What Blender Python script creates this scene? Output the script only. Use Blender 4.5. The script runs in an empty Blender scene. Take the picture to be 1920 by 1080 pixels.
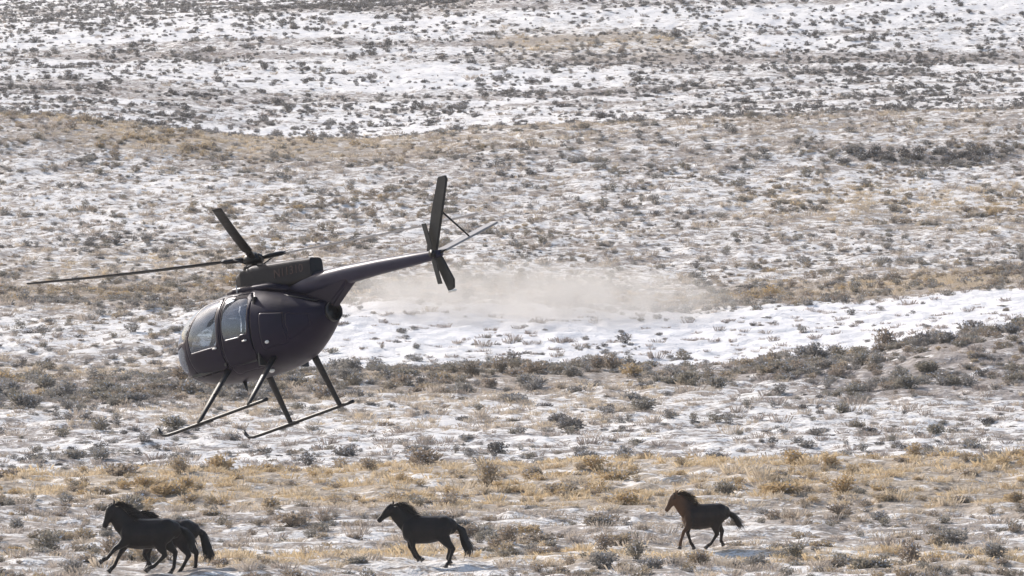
import bpy, bmesh, math, random
import numpy as np
from mathutils import Matrix, Vector

random.seed(7); np.random.seed(7)
R = math.radians
S = bpy.context.scene
C = S.collection

# ------------------------------------------------------------------ camera, sky, sun, exposure
FPX = 17250.0                      # focal length in pixels of a 1920 wide picture
PITCH = R(5.0)
CAMZ = 30.0
cam_d = bpy.data.cameras.new('camera'); cam = bpy.data.objects.new('camera', cam_d); C.objects.link(cam)
cam_d.sensor_width = 36.0; cam_d.lens = FPX * 36.0 / 1920.0
cam_d.clip_start = 1.0; cam_d.clip_end = 40000
cam.location = (0, 0, CAMZ); cam.rotation_euler = (R(90) - PITCH, 0, 0)
S.camera = cam

SUN_EL, SUN_AZ = R(29), R(-42)     # azimuth measured from +Y towards +X : the sun stands beyond the scene
W = bpy.data.worlds.new('World'); S.world = W; W.use_nodes = True
nt = W.node_tree; bg = nt.nodes['Background']
sky = nt.nodes.new('ShaderNodeTexSky'); sky.sky_type = 'NISHITA'; sky.sun_disc = False
sky.sun_elevation = SUN_EL; sky.sun_rotation = SUN_AZ; sky.dust_density = 2.0
nt.links.new(sky.outputs[0], bg.inputs[0]); bg.inputs[1].default_value = 0.14
sd = bpy.data.lights.new('sun', 'SUN'); sd.energy = 4.0; sd.angle = R(0.6); sd.color = (1, .94, .87)
sun = bpy.data.objects.new('sun', sd); C.objects.link(sun)
sdir = Vector((math.sin(SUN_AZ) * math.cos(SUN_EL), math.cos(SUN_AZ) * math.cos(SUN_EL), math.sin(SUN_EL)))
sun.rotation_euler = sdir.to_track_quat('Z', 'Y').to_euler(); sun.location = (0, 0, 80)
S.view_settings.view_transform = 'Standard'; S.view_settings.look = 'None'
S.view_settings.gamma = 1; S.view_settings.use_curve_mapping = False
S.view_settings.exposure = 0.38
S.cycles.volume_step_rate = 2.0; S.cycles.volume_max_steps = 64
S.cycles.max_bounces = 6; S.cycles.transparent_max_bounces = 12; S.cycles.volume_bounces = 1

# ------------------------------------------------------------------ helpers
def tag(o, label=None, cat=None, group=None, kind=None):
    if label: o['label'] = label
    if cat: o['category'] = cat
    if group: o['group'] = group
    if kind: o['kind'] = kind
    return o

def link(name, me, mat=None, parent=None, smooth=True):
    o = bpy.data.objects.new(name, me); C.objects.link(o)
    if mat is not None and not me.materials: me.materials.append(mat)
    if parent is not None: o.parent = parent
    if smooth and len(me.polygons): me.polygons.foreach_set('use_smooth', [True] * len(me.polygons))
    return o

def mesh(name, verts, faces, mats=(), mi=None):
    me = bpy.data.meshes.new(name)
    me.from_pydata([tuple(map(float, v)) for v in verts], [], [tuple(map(int, f)) for f in faces])
    for m in mats: me.materials.append(m)
    if mi is not None: me.polygons.foreach_set('material_index', [int(a) for a in mi])
    me.update(); return me

class MB:
    def __init__(s): s.v = []; s.f = []
    def add(s, v, f):
        n = len(s.v); s.v += [tuple(a) for a in v]; s.f += [tuple(i + n for i in q) for q in f]
    def box(s, c, d, rot=None):
        pts = [Vector((sx * d[0] / 2, sy * d[1] / 2, sz * d[2] / 2)) for sx in (-1, 1) for sy in (-1, 1) for sz in (-1, 1)]
        if rot is not None: pts = [rot @ p for p in pts]
        s.add([p + Vector(c) for p in pts], [(0, 1, 3, 2), (4, 6, 7, 5), (0, 4, 5, 1), (2, 3, 7, 6), (0, 2, 6, 4), (1, 5, 7, 3)])
    def tube(s, pts, ra, rb=None, n=14, side=None, caps=True):
        """elliptic tube: ra along `side` direction, rb across"""
        pts = [Vector(p) for p in pts]
        if rb is None: rb = ra
        k = len(pts)
        if not hasattr(ra, '__len__'): ra = [ra] * k
        if not hasattr(rb, '__len__'): rb = [rb] * k
        vs = []; fs = []
        for i, p in enumerate(pts):
            t = (pts[min(i + 1, k - 1)] - pts[max(i - 1, 0)]).normalized()
            sd_ = Vector(side) if side is not None else (Vector((0, 0, 1)) if abs(t.z) < .9 else Vector((1, 0, 0)))
            a = (sd_ - t * sd_.dot(t)).normalized(); b = t.cross(a)
            for j in range(n):
                th = 2 * math.pi * j / n
                vs.append(p + a * (ra[i] * math.cos(th)) + b * (rb[i] * math.sin(th)))
        for i in range(k - 1):
            for j in range(n):
                fs.append((i * n + j, i * n + (j + 1) % n, (i + 1) * n + (j + 1) % n, (i + 1) * n + j))
        if caps:
            fs.append(tuple(range(n))[::-1]); fs.append(tuple((k - 1) * n + j for j in range(n)))
        s.add(vs, fs)
    def ball(s, c, r, n=12):
        rx, ry, rz = r if hasattr(r, '__len__') else (r, r, r)
        vs = []; fs = []; m = n // 2 + 1
        for i in range(m + 1):
            ph = math.pi * i / m
            for j in range(n):
                th = 2 * math.pi * j / n
                vs.append((c[0] + rx * math.sin(ph) * math.cos(th), c[1] + ry * math.sin(ph) * math.sin(th), c[2] + rz * math.cos(ph)))
        for i in range(m):
            for j in range(n):
                fs.append((i * n + j, (i + 1) * n + j, (i + 1) * n + (j + 1) % n, i * n + (j + 1) % n))
        s.add(vs, fs)
    def build(s, name, mat, parent=None, smooth=True, bevel=0):
        me = mesh(name, s.v, s.f, [mat] if mat else [])
        bm = bmesh.new(); bm.from_mesh(me); bmesh.ops.remove_doubles(bm, verts=bm.verts, dist=1e-5)
        bmesh.ops.recalc_face_normals(bm, faces=bm.faces)
        if bevel: bmesh.ops.bevel(bm, geom=bm.edges[:], offset=bevel, segments=2, affect='EDGES')
        bm.to_mesh(me); bm.free()
        return link(name, me, None, parent, smooth)

def pchip(xk, yk, x):
    """monotone cubic, yk is a list of arrays or floats, evaluated for arrays x (broadcast with yk)"""
    xk = np.asarray(xk, float); n = len(xk)
    x = np.asarray(x, float)
    yk = [np.broadcast_to(np.asarray(a, float), x.shape) for a in yk]
    h = np.diff(xk); d = [(yk[i + 1] - yk[i]) / h[i] for i in range(n - 1)]
    m = [d[0]]
    for i in range(1, n - 1):
        w1 = 2 * h[i] + h[i - 1]; w2 = h[i] + 2 * h[i - 1]
        same = d[i - 1] * d[i] > 0
        with np.errstate(divide='ignore', invalid='ignore'):
            mm = (w1 + w2) / (w1 / np.where(same, d[i - 1], 1) + w2 / np.where(same, d[i], 1))
        m.append(np.where(same, mm, 0.0))
    m.append(d[-1])
    out = np.zeros(x.shape); idx = np.clip(np.searchsorted(xk, x, side='right') - 1, 0, n - 2)
    for i in range(n - 1):
        s = idx == i
        if not s.any(): continue
        t = (x[s] - xk[i]) / h[i]
        t2 = t * t; t3 = t2 * t
        out[s] = ((2 * t3 - 3 * t2 + 1) * yk[i][s] + (t3 - 2 * t2 + t) * h[i] * m[i][s]
                  + (-2 * t3 + 3 * t2) * yk[i + 1][s] + (t3 - t2) * h[i] * m[i + 1][s])
    return out

def hash2(i, j, seed=0):
    n = (i.astype(np.int64) * 374761393 + j.astype(np.int64) * 668265263 + seed * 974634777) & 0xFFFFFFFF
    n = ((n ^ (n >> 13)) * 1274126177) & 0xFFFFFFFF
    return ((n ^ (n >> 16)) & 0xFFFFFF) / float(0xFFFFFF)

def vnoise(x, y, seed=0):
    xi = np.floor(x); yi = np.floor(y); fx = x - xi; fy = y - yi
    fx = fx * fx * (3 - 2 * fx); fy = fy * fy * (3 - 2 * fy)
    a = hash2(xi, yi, seed); b = hash2(xi + 1, yi, seed); c = hash2(xi, yi + 1, seed); d = hash2(xi + 1, yi + 1, seed)
    return (a * (1 - fx) + b * fx) * (1 - fy) + (c * (1 - fx) + d * fx) * fy

# ------------------------------------------------------------------ materials
class Nodes:
    def __init__(s, name):
        s.m = bpy.data.materials.new(name); s.m.use_nodes = True; s.t = s.m.node_tree
        s.b = s.t.nodes['Principled BSDF']; s.out = s.t.nodes['Material Output']
    def n(s, typ, **kw):
        nd = s.t.nodes.new(typ)
        for k, v in kw.items(): setattr(nd, k, v)
        return nd
    def l(s, a, b): s.t.links.new(a, b)
    def ramp(s, fac, stops, interp='LINEAR'):
        r = s.n('ShaderNodeValToRGB'); cr = r.color_ramp; cr.interpolation = interp
        while len(cr.elements) < len(stops): cr.elements.new(.5)
        for e, (p, c) in zip(cr.elements, stops):
            e.position = p; e.color = tuple(c) + (1,) if len(c) == 3 else c
        s.l(fac, r.inputs[0]); return r.outputs[0]
    def noise(s, vec, scale, detail=3, rough=.6):
        q = s.n('ShaderNodeTexNoise'); q.inputs['Scale'].default_value = scale; q.inputs['Detail'].default_value = detail
        q.inputs['Roughness'].default_value = rough
        if vec is not None: s.l(vec, q.inputs['Vector'])
        return q.outputs['Fac']
    def math(s, op, a, b=None, c=None, clamp=False):
        q = s.n('ShaderNodeMath', operation=op); q.use_clamp = clamp
        for i, v in enumerate((a, b, c)):
            if v is None: continue
            if hasattr(v, 'links') or hasattr(v, 'is_linked'): s.l(v, q.inputs[i])
            else: q.inputs[i].default_value = v
        return q.outputs[0]
    def mix(s, f, a, b):
        q = s.n('ShaderNodeMix', data_type='RGBA')
        for sock, v in ((q.inputs[0], f), (q.inputs[6], a), (q.inputs[7], b)):
            if hasattr(v, 'is_linked'): s.l(v, sock)
            elif sock.type == 'RGBA': sock.default_value = tuple(v) + (1,)
            else: sock.default_value = v
        return q.outputs[2]

def paint(name, col, rough=.35, metal=0, var=.25, scale=6, coat=0, bump=0.0):
    N = Nodes(name); tc = N.n('ShaderNodeTexCoord')
    f = N.noise(tc.outputs['Object'], scale, 4)
    c = N.ramp(f, [(.3, [a * (1 - var) for a in col]), (.7, [min(1, a * (1 + var)) for a in col])])
    N.l(c, N.b.inputs['Base Color']); N.b.inputs['Metallic'].default_value = metal
    f2 = N.noise(tc.outputs['Object'], scale * 3, 3)
    N.l(N.math('MULTIPLY_ADD', f2, .25, rough - .12, clamp=True), N.b.inputs['Roughness'])
    if name.endswith('_paint'): N.b.inputs['Specular IOR Level'].default_value = .24; N.b.inputs['Specular Tint'].default_value = (.86, .80, 1.0, 1)
    if coat: N.b.inputs['Coat Weight'].default_value = coat; N.b.inputs['Coat Roughness'].default_value = .12
    if bump:
        bp = N.n('ShaderNodeBump'); bp.inputs['Strength'].default_value = bump; N.l(f2, bp.inputs['Height']); N.l(bp.outputs[0], N.b.inputs['Normal'])
    return N.m

M_hull = paint('navy_paint', (.009, .006, .016), .38, var=.35, scale=1.4, coat=.0)
M_hull2 = paint('dark_green_paint', (.018, .017, .016), .5, var=.3, scale=2)
M_boom = paint('grey_blue_paint', (.026, .024, .042), .40, var=.25, scale=2, coat=.05)
M_dark = paint('dark_metal', (.012, .011, .013), .45, .3, .3, 8)
M_black = paint('black_plastic', (.012, .012, .014), .5, 0, .3, 8)
M_blade = paint('blade_charcoal', (.014, .0125, .012), .55, 0, .4, 3)
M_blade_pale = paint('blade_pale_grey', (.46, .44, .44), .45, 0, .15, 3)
M_stab = paint('stabiliser_pale_grey', (.25, .235, .235), .45, 0, .2, 3)
M_tip = paint('tip_white', (.75, .73, .68), .5, 0, .05, 3)
M_cloth = paint('dark_cloth', (.030, .028, .034), .85, 0, .3, 12)
M_seat = paint('seat_cloth', (.040, .036, .040), .9, 0, .3, 12)
M_skin = paint('skin', (.38, .22, .16), .55, 0, .1, 10)
M_white = paint('white_enamel', (.72, .70, .66), .35, 0, .1, 10)
M_text = paint('dull_red_lettering', (.065, .032, .028), .6, 0, .25, 20)

def glass_mat():
    N = Nodes('tinted_plexiglass')
    t = N.n('ShaderNodeBsdfTransparent'); t.inputs[0].default_value = (.60, .66, .72, 1)
    g = N.n('ShaderNodeBsdfGlossy'); g.inputs['Roughness'].default_value = .06; g.inputs[0].default_value = (.72, .78, .92, 1)
    fr = N.n('ShaderNodeFresnel'); fr.inputs[0].default_value = 1.5
    tc = N.n('ShaderNodeTexCoord'); f = N.noise(tc.outputs['Object'], 5, 3)
    fac = N.math('ADD', fr.outputs[0], N.math('MULTIPLY', f, .12), clamp=True)
    mx = N.n('ShaderNodeMixShader'); N.l(fac, mx.inputs[0]); N.l(t.outputs[0], mx.inputs[1]); N.l(g.outputs[0], mx.inputs[2])
    df = N.n('ShaderNodeBsdfDiffuse'); df.inputs[0].default_value = (.50, .53, .58, 1)
    m2 = N.n('ShaderNodeMixShader'); m2.inputs[0].default_value = .11; N.l(mx.outputs[0], m2.inputs[1]); N.l(df.outputs[0], m2.inputs[2])
    N.l(m2.outputs[0], N.out.inputs['Surface']); return N.m
M_glass = glass_mat()

def ground_mat():
    N = Nodes('snowy_rangeland'); g = N.n('ShaderNodeNewGeometry'); P = g.outputs['Position']
    at = N.n('ShaderNodeAttribute'); at.attribute_name = 'cover'
    tn = N.n('ShaderNodeAttribute'); tn.attribute_name = 'tan'
    n1 = N.noise(P, 1.3, 5, .65); n2 = N.noise(P, .22, 3, .5); n3 = N.noise(P, 7.0, 3, .6)
    a = N.math('ADD', N.math('MULTIPLY', n1, .52), N.math('MULTIPLY', n2, .22))
    a = N.math('ADD', a, N.math('MULTIPLY', n3, .26))
    # noise is roughly normal around .5, sigma ~.07 : threshold by the cover attribute
    th = N.math('MULTIPLY_ADD', at.outputs['Fac'], .42, .29)
    d = N.math('SUBTRACT', th, a)
    bare = N.math('MULTIPLY_ADD', d, 20.0, .5, clamp=True)
    soil = N.ramp(N.noise(P, 2.6, 4, .7), [(.30, (.085, .075, .073)), (.5, (.25, .22, .21)), (.70, (.45, .41, .40))])
    tanc = N.ramp(N.noise(P, 3.1, 4, .7), [(.30, (.17, .13, .095)), (.5, (.38, .305, .225)), (.70, (.60, .52, .43))])
    dirt = N.mix(tn.outputs['Fac'], soil, tanc)
    snow = N.ramp(N.noise(P, .9, 4, .6), [(.3, (.62, .605, .61)), (.7, (.80, .785, .79))])
    warm = N.math('MULTIPLY_ADD', at.outputs['Fac'], 1.4, -.10, clamp=True)
    snow = N.mix(warm, snow, N.ramp(N.noise(P, .9, 4, .6), [(.3, (.62, .595, .56)), (.7, (.79, .765, .73))]))
    snow = N.mix(N.math('MULTIPLY', tn.outputs['Fac'], .40), snow, (.72, .65, .58))
    N.l(N.mix(bare, snow, dirt), N.b.inputs['Base Color'])
    N.b.inputs['Roughness'].default_value = .8
    N.b.inputs['Specular IOR Level'].default_value = .25
    bp = N.n('ShaderNodeBump'); bp.inputs['Strength'].default_value = .7; bp.inputs['Distance'].default_value = .12
    N.l(N.math('ADD', n3, N.math('MULTIPLY', n1, 1.5)), bp.inputs['Height']); N.l(bp.outputs[0], N.b.inputs['Normal'])
    return N.m
M_ground = ground_mat()

def plant_mat(name, cols, typ='INSTANCER'):
    """tint (0..1) is an attribute of the instancing point or a property of the object; hair-fine variation by position"""
    N = Nodes(name)
    at = N.n('ShaderNodeAttribute'); at.attribute_type = typ; at.attribute_name = 'tint'
    g = N.n('ShaderNodeNewGeometry')
    f = N.math('ADD', at.outputs['Fac'], N.math('MULTIPLY_ADD', N.noise(g.outputs['Position'], 9, 2), .24, -.12), clamp=True)
    c = N.ramp(f, cols)
    N.l(c, N.b.inputs['Base Color']); N.b.inputs['Roughness'].default_value = .85
    N.b.inputs['Specular IOR Level'].default_value = .15
    tr = N.n('ShaderNodeBsdfTranslucent'); N.l(c, tr.inputs[0])
    mx = N.n('ShaderNodeMixShader'); mx.inputs[0].default_value = .45
    N.l(N.b.outputs[0], mx.inputs[1]); N.l(tr.outputs[0], mx.inputs[2]); N.l(mx.outputs[0], N.out.inputs['Surface'])
    return N.m
SAGE = [(.0, (.105, .096, .092)), (.2, (.195, .182, .172)), (.4, (.32, .30, .28)), (.55, (.26, .235, .19)),
        (.7, (.31, .255, .21)), (.85, (.42, .345, .25)), (1.0, (.50, .375, .22))]
M_sage = plant_mat('sagebrush_leaves', SAGE)
M_sage_obj = plant_mat('sagebrush_leaves_near', SAGE, 'OBJECT')
M_twig = paint('sagebrush_twigs', (.085, .07, .062), .9, 0, .3, 20)
M_frost = paint('snow_on_leaves', (.72, .70, .72), .8, 0, .06, 10)
M_grass = plant_mat('dry_grass_blades', [(0, (.28, .24, .22)), (.35, (.45, .39, .34)), (.7, (.56, .47, .36)), (1, (.60, .47, .30))])

# ------------------------------------------------------------------ terrain
YK = [40, 100, 180, 235, 250, 262, 292, 310, 326, 345, 400, 440, 460, 500, 560, 600, 640, 690, 735, 757, 850, 1000, 1120, 1150, 1300, 1800, 3000, 5200, 9000, 14000]
def I(px, xs, ys): return np.interp(px, xs, ys)
def crest1(px): return I(px, [-300, 0, 500, 960, 1400, 1920, 2300], [905, 890, 882, 880, 872, 858, 850])
def crest2(px): return I(px, [-300, 0, 300, 600, 1000, 1300, 1600, 1750, 1920, 2300], [720, 715, 712, 700, 688, 685, 668, 640, 614, 600])
def snow_top(px): return I(px, [-300, 0, 400, 700, 1000, 1300, 1600, 1920, 2300], [590, 585, 575, 560, 570, 588, 568, 545, 540])
def crest3(px): return I(px, [-300, 0, 150, 300, 460, 700, 850, 1000, 1300, 1600, 1920, 2300], [205, 214, 222, 240, 262, 262, 250, 238, 228, 215, 205, 200])
def crest4(px): return I(px, [-300, 0, 500, 750, 1000, 1920, 2300], [60, 46, 17, 10, -14, -45, -50])
def rows_at(px):
    return [2000, 1353, 1227, I(px, [300, 800], [1096, 1118]), I(px, [300, 800], [1054, 1066]), 1038, 940, crest1(px), crest1(px) + 16, crest1(px) - 4, 765, crest2(px), crest2(px) + 22, crest2(px) + 4,
            snow_top(px), snow_top(px) - 32, 462, 345, crest3(px), crest3(px) + 13, crest3(px) - 3, 122, crest4(px), crest4(px) + 12, crest4(px) - 2, -70,
            -200, -420, -1150, -1350]
def base_row(Y, px):
    pc = np.clip(px, -300, 2300)
    return pchip(YK, rows_at(pc), np.clip(Y, YK[0], YK[-1]))
def row_to_z(Y, row):
    return CAMZ - Y * np.tan(PITCH + np.arctan((row - 540) / FPX))
def ground_z(X, Y):
    X = np.asarray(X, float); Y = np.asarray(Y, float)
    X, Y = np.broadcast_arrays(X, Y)
    Yc = np.maximum(Y, 40.0)
    px = 960 + FPX * X / Yc
    z = row_to_z(Yc, base_row(Yc, px))
    near = CAMZ - 1.7 + (np.clip(Y, 5, 40) - 5) / 35 * (0)   # a shoulder under the photographer
    z40 = z
    t = np.clip((Y - 5) / 35, 0, 1); t = t * t * (3 - 2 * t)
    z = np.where(Y < 40, (CAMZ - 1.7) * (1 - t) + z40 * t, z)
    amp = np.clip((Y - 60) / 150, 0, 1)
    far = np.clip(Y / 500, .8, 3)
    z = z + amp * (.32 * (vnoise(X / 11, Y / 13, 1) - .5) + .26 * (vnoise(X / 3.1, Y / 3.7, 2) - .5) * far ** .5 + .22 * (vnoise(X / 1.35, Y / 1.2, 3) - .5) + .16 * (vnoise(X / .62, Y / .75, 4) - .5) ** 1)
    return z
def project(X, Y, Z):
    """pixel of a point in the 1920 x 1080 picture"""
    dz = Z - CAMZ; d = Y * math.cos(PITCH) - dz * math.sin(PITCH); u = Y * math.sin(PITCH) + dz * math.cos(PITCH)
    return 960 + FPX * X / d, 540 - FPX * u / d
def sm(x, a, b):
    t = np.clip((x - a) / (b - a), 0, 1); return t * t * (3 - 2 * t)
def zone(X, Y):
    """cover of bare ground/litter, tan share, bush density per m2, bush size, tint centre"""
    px = 960 + FPX * X / Y; px = np.clip(px, -400, 2400)
    row = base_row(Y, px)
    n = vnoise(X / 9, Y / 14, 11) - .5; n2 = vnoise(X / 26, Y / 30, 12) - .5
    z1 = sm(Y, 322, 314); z2 = sm(Y, 322, 330) * sm(Y, 462, 450); z3 = sm(Y, 455, 470) * sm(Y, 752, 745); z4 = sm(Y, 748, 757)
    # zone 1, the flat with the horses and the tan grass behind them
    tanb = sm(row + 40 * n, 962, 925) * z1
    low = sm(row, 1010, 1050)
    cover = z1 * (.54 + .08 * tanb)
    tan = z1 * (.34 + .55 * tanb + .65 * np.exp(-((row - 1052) / 16) ** 2) * sm(px, 200, 500))
    dens = z1 * (.20 + .04 * tanb + .08 * low); size = z1 * .74; tint = z1 * (.62 + .28 * tanb)
    # zone 2, streaked snow and the brush belt on its crest
    belt = np.exp(-((row - crest2(px) - 22) / 26) ** 2) * z2
    belt = np.maximum(belt, z2 * sm(row, 800, 760) * sm(px, 1450, 1650) * sm(Y, 400, 412) * .8)
    cover += z2 * (.46 + .20 * belt); tan += z2 * (.20 - .05 * belt + .3 * sm(n2, .1, .3)); dens += z2 * (.09 + .55 * belt)
    size += z2 * (.74 + .40 * belt); tint += z2 * (.34 + .22 * belt)
    # zone 3, snow gully then the broad brush slope
    st = snow_top(px)
    gul = sm(Y, 455, 465) * sm(row + 26 * n, st - 8, st + 10) * (.10 + .90 * sm(px, 420, 660))
    gul = np.where(Y < 566, np.maximum(gul * z3, 0), 0)
    brn = np.exp(-((row - (st - 26)) / 22) ** 2) * z3
    c3 = np.exp(-((row - crest3(px) - 26) / 34) ** 2) * z3 * (1 - .85 * sm(px, 720, 1000))
    dk = np.exp(-((row - I(px, [900, 1400, 1920], [306, 300, 290])) / 13) ** 2) * z3 * sm(px, 930, 1150) * (.35 + 1.3 * sm(px, 1520, 1640) * sm(px, 1900, 1800))
    tri = sm(px, 1300, 1500) * np.exp(-((row - 375) / 30) ** 2) * z3
    slope = z3 * (1 - gul)
    cover += slope * (.51 + .16 * n2) + gul * (.10 + .22 * sm(row, 640, 670) * sm(px, 1150, 900)) + .14 * brn + .10 * c3 + .12 * dk
    tan += slope * (.30 + .3 * sm(n2, 0, .3)) + .14 * brn + .1 * c3 + .42 * tri
    dens += slope * (.14 + .12 * sm(n, 0, .3)) + gul * (.016 + .06 * sm(row, 630, 665)) + .13 * brn + .16 * c3 + .45 * dk + .1 * tri
    size += z3 * (.82 + .25 * brn + .50 * dk); tint += slope * (.50 + .5 * n) + gul * .3 + .16 * brn + .14 * c3 - .42 * dk + .2 * tri
    # zone 4, open far snowfield
    tr4 = np.exp(-((row - 80) / 28) ** 2) * sm(px, 850, 980) * sm(px, 1420, 1250) * z4
    str4 = sm(vnoise(X / 40, Y / 9, 14), .55, .8) * z4
    cover += z4 * (.34 + .22 * str4 + .1 * n2 + .1 * sm(px, 900, 1300) * sm(row, 60, 130)) + .18 * tr4
    tan += z4 * .14 + .55 * tr4
    dens += z4 * (.075 + .07 * sm(n, -.1, .3) + .04 * str4 + .02 * sm(px, 900, 1200)) ; size += z4 * .92; tint += z4 * .10 + .3 * tr4
    edge = np.exp(-((row - crest4(px) - 5) / 6) ** 2) * z4 * sm(px, 420, 520) * sm(px, 1050, 900)
    dens += .5 * edge; cover += .3 * edge
    return np.clip(cover, 0, 1), np.clip(tan, 0, 1), np.clip(dens, 0, 2), size, np.clip(tint, 0, 1)

def build_ground():
    ys = [-60, -30, -10, 0, 5, 10, 15, 20, 25, 30, 35, 40]; y = 40.0
    while y < 13900:
        if y < 225: st = .03 * y
        elif y < 312: st = .0009 * y
        elif y < 330: st = .004 * y
        elif y < 445: st = .0009 * y
        elif y < 470: st = .004 * y
        elif y < 738: st = .0010 * y
        elif y < 770: st = .006 * y
        elif y < 1122: st = .0013 * y
        elif y < 1500: st = .004 * y
        else: st = .03 * y
        y += st; ys.append(y)
    ys = np.array(ys)
    pin = np.arange(-60, 1981, 4.4)
    l = [-60.0]; s = 6.0
    while l[-1] > -26000: l.append(l[-1] - s); s *= 1.09 if l[-1] > -1200 else 1.35
    r = [1980.0]; s = 6.0
    while r[-1] < 28000: r.append(r[-1] + s); s *= 1.09 if r[-1] < 3100 else 1.35
    px = np.array(l[::-1][:-1] + list(pin) + r[1:])
    Yg, Pg = np.meshgrid(ys, px, indexing='ij')
    Xg = (Pg - 960) / FPX * np.maximum(Yg, 40)
    Zg = ground_z(Xg, Yg)
    cov, tan, *_ = zone(Xg, np.maximum(Yg, 200.0))
    ny, nx = Yg.shape
    me = bpy.data.meshes.new('ground')
    me.vertices.add(ny * nx)
    me.vertices.foreach_set('co', np.stack([Xg, Yg, Zg], -1).astype(np.float32).ravel())
    i = np.arange(ny - 1)[:, None] * nx + np.arange(nx - 1)[None, :]
    q = np.stack([i, i + 1, i + nx + 1, i + nx], -1).reshape(-1, 4).astype(np.int32)
    me.loops.add(q.size); me.loops.foreach_set('vertex_index', q.ravel())
    me.polygons.add(len(q)); me.polygons.foreach_set('loop_start', np.arange(0, q.size, 4, dtype=np.int32))
    me.polygons.foreach_set('use_smooth', np.ones(len(q), bool))
    me.update(calc_edges=True)
    for nm, arr in (('cover', cov), ('tan', tan)):
        a = me.attributes.new(nm, 'FLOAT', 'POINT'); a.data.foreach_set('value', arr.astype(np.float32).ravel())
    me.materials.append(M_ground)
    o = link('ground', me, None, None, False)
    tag(o, 'snow streaked rangeland rising in low swells behind the horses', 'ground', kind='structure')
    print('ground tris', 2 * len(q))
build_ground()

# ------------------------------------------------------------------ brush
def bush_mesh(name, k, nleaf, leaf_mat, seed, flat=1.0, droop=0):
    rg = random.Random(seed); v = []; f = []; mi = []; sp = .12 if k <= 3 else .19
    lobes = [(rg.uniform(-sp, sp), rg.uniform(-sp, sp), rg.uniform(.16, .28) * flat, rg.uniform(.24, .33)) for _ in range(k)]
    cs = []
    # twigs
    for _ in range(16):
        L = rg.choice(lobes); a = rg.uniform(0, 6.28); w = .012
        p0 = Vector((rg.uniform(-.05, .05), rg.uniform(-.05, .05), -.06)); p1 = Vector((L[0], L[1], L[2])) + Vector((rg.gauss(0, 1), rg.gauss(0, 1), rg.uniform(0, 1.6))).normalized() * L[3] * rg.uniform(.7, 1.0)
        s = Vector((math.cos(a), math.sin(a), 0)) * w; n = len(v)
        v += [p0 - s, p0 + s, p1]; f.append((n, n + 1, n + 2)); mi.append(1)
    for _ in range(nleaf):
        L = rg.choice(lobes)
        d = Vector((rg.gauss(0, 1), rg.gauss(0, 1), rg.gauss(.15, .9))).normalized()
        r = L[3] * (rg.random() ** .45) * rg.uniform(.8, 1.02)
        c = Vector((L[0] + d.x * r, L[1] + d.y * r, L[2] + d.z * r * flat))
        if c.z < -.02: c.z = abs(c.z) * .3
        up = (d + Vector((rg.gauss(0, .5), rg.gauss(0, .5), rg.gauss(.5, .5)))).normalized()
        sd_ = up.cross(Vector((rg.gauss(0, 1), rg.gauss(0, 1), rg.gauss(0, 1)))).normalized()
        h = rg.uniform(.035, .075); w = rg.uniform(.017, .036); n = len(v)
        v += [c - sd_ * w * .5, c + sd_ * w * .5, c + up * h + sd_ * w * .9, c + up * h * 1.15 - sd_ * w * .4]
        cs.append(c); f.append((n, n + 1, n + 2, n + 3)); mi.append(2 if (c.z > .25 * flat and rg.random() < .13) else 0)
    A = np.array([tuple(c) for c in cs]); D = np.linalg.norm(A[:, None] - A[None], axis=2)
    tip = np.array([[tuple(v[3 * t_].lerp(v[3 * t_ + 2], u_)) for u_ in (.3, .6, .8, 1.0)] for t_ in range(16)]).reshape(-1, 3)
    got = np.linalg.norm(A[:, None] - tip[None], axis=2).min(axis=1) < .07     # leaves on a twig, then leaves touching those
    for _ in range(12): got = got | ((D < .045) & got[None, :]).any(axis=1)
    ok = [True] * 16 + list(got)
    used = [i for q, g_ in zip(f, ok) if g_ for i in q]; mp = {a: k_ for k_, a in enumerate(used)}
    return mesh(name, [v[a] for a in used], [[mp[a] for a in q] for q, g_ in zip(f, ok) if g_], [leaf_mat, M_twig, M_frost], [a for a, g_ in zip(mi, ok) if g_])
FORMS = [('domed', 4, 1.0), ('lopsided', 2, 1.05), ('spreading', 6, .62), ('upright', 3, 1.35), ('ragged', 5, .9), ('broad', 7, .8), ('two-lobed', 2, .85), ('cushion-shaped', 4, .55)]
def tuft_mesh(name, seed, nb=60):
    rg = random.Random(seed); v = []; f = []
    for _ in range(nb):
        a = rg.uniform(0, 6.28); r = rg.uniform(0, .16); lean = rg.uniform(.0, .10)
        p = Vector((r * math.cos(a), r * math.sin(a), -.03)); b = rg.uniform(0, 6.28); s = Vector((math.cos(b), math.sin(b), 0)) * .007
        h = rg.uniform(.07, .24); n = len(v)
        v += [p - s, p + s, p + Vector((lean * math.cos(a), lean * math.sin(a), h)) + s * .3, p + Vector((lean * 1.3 * math.cos(a), lean * 1.3 * math.sin(a), h)) - s * .3]
        f.append((n, n + 1, n + 2, n + 3))
    return mesh(name, v, f, [M_grass])

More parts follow.
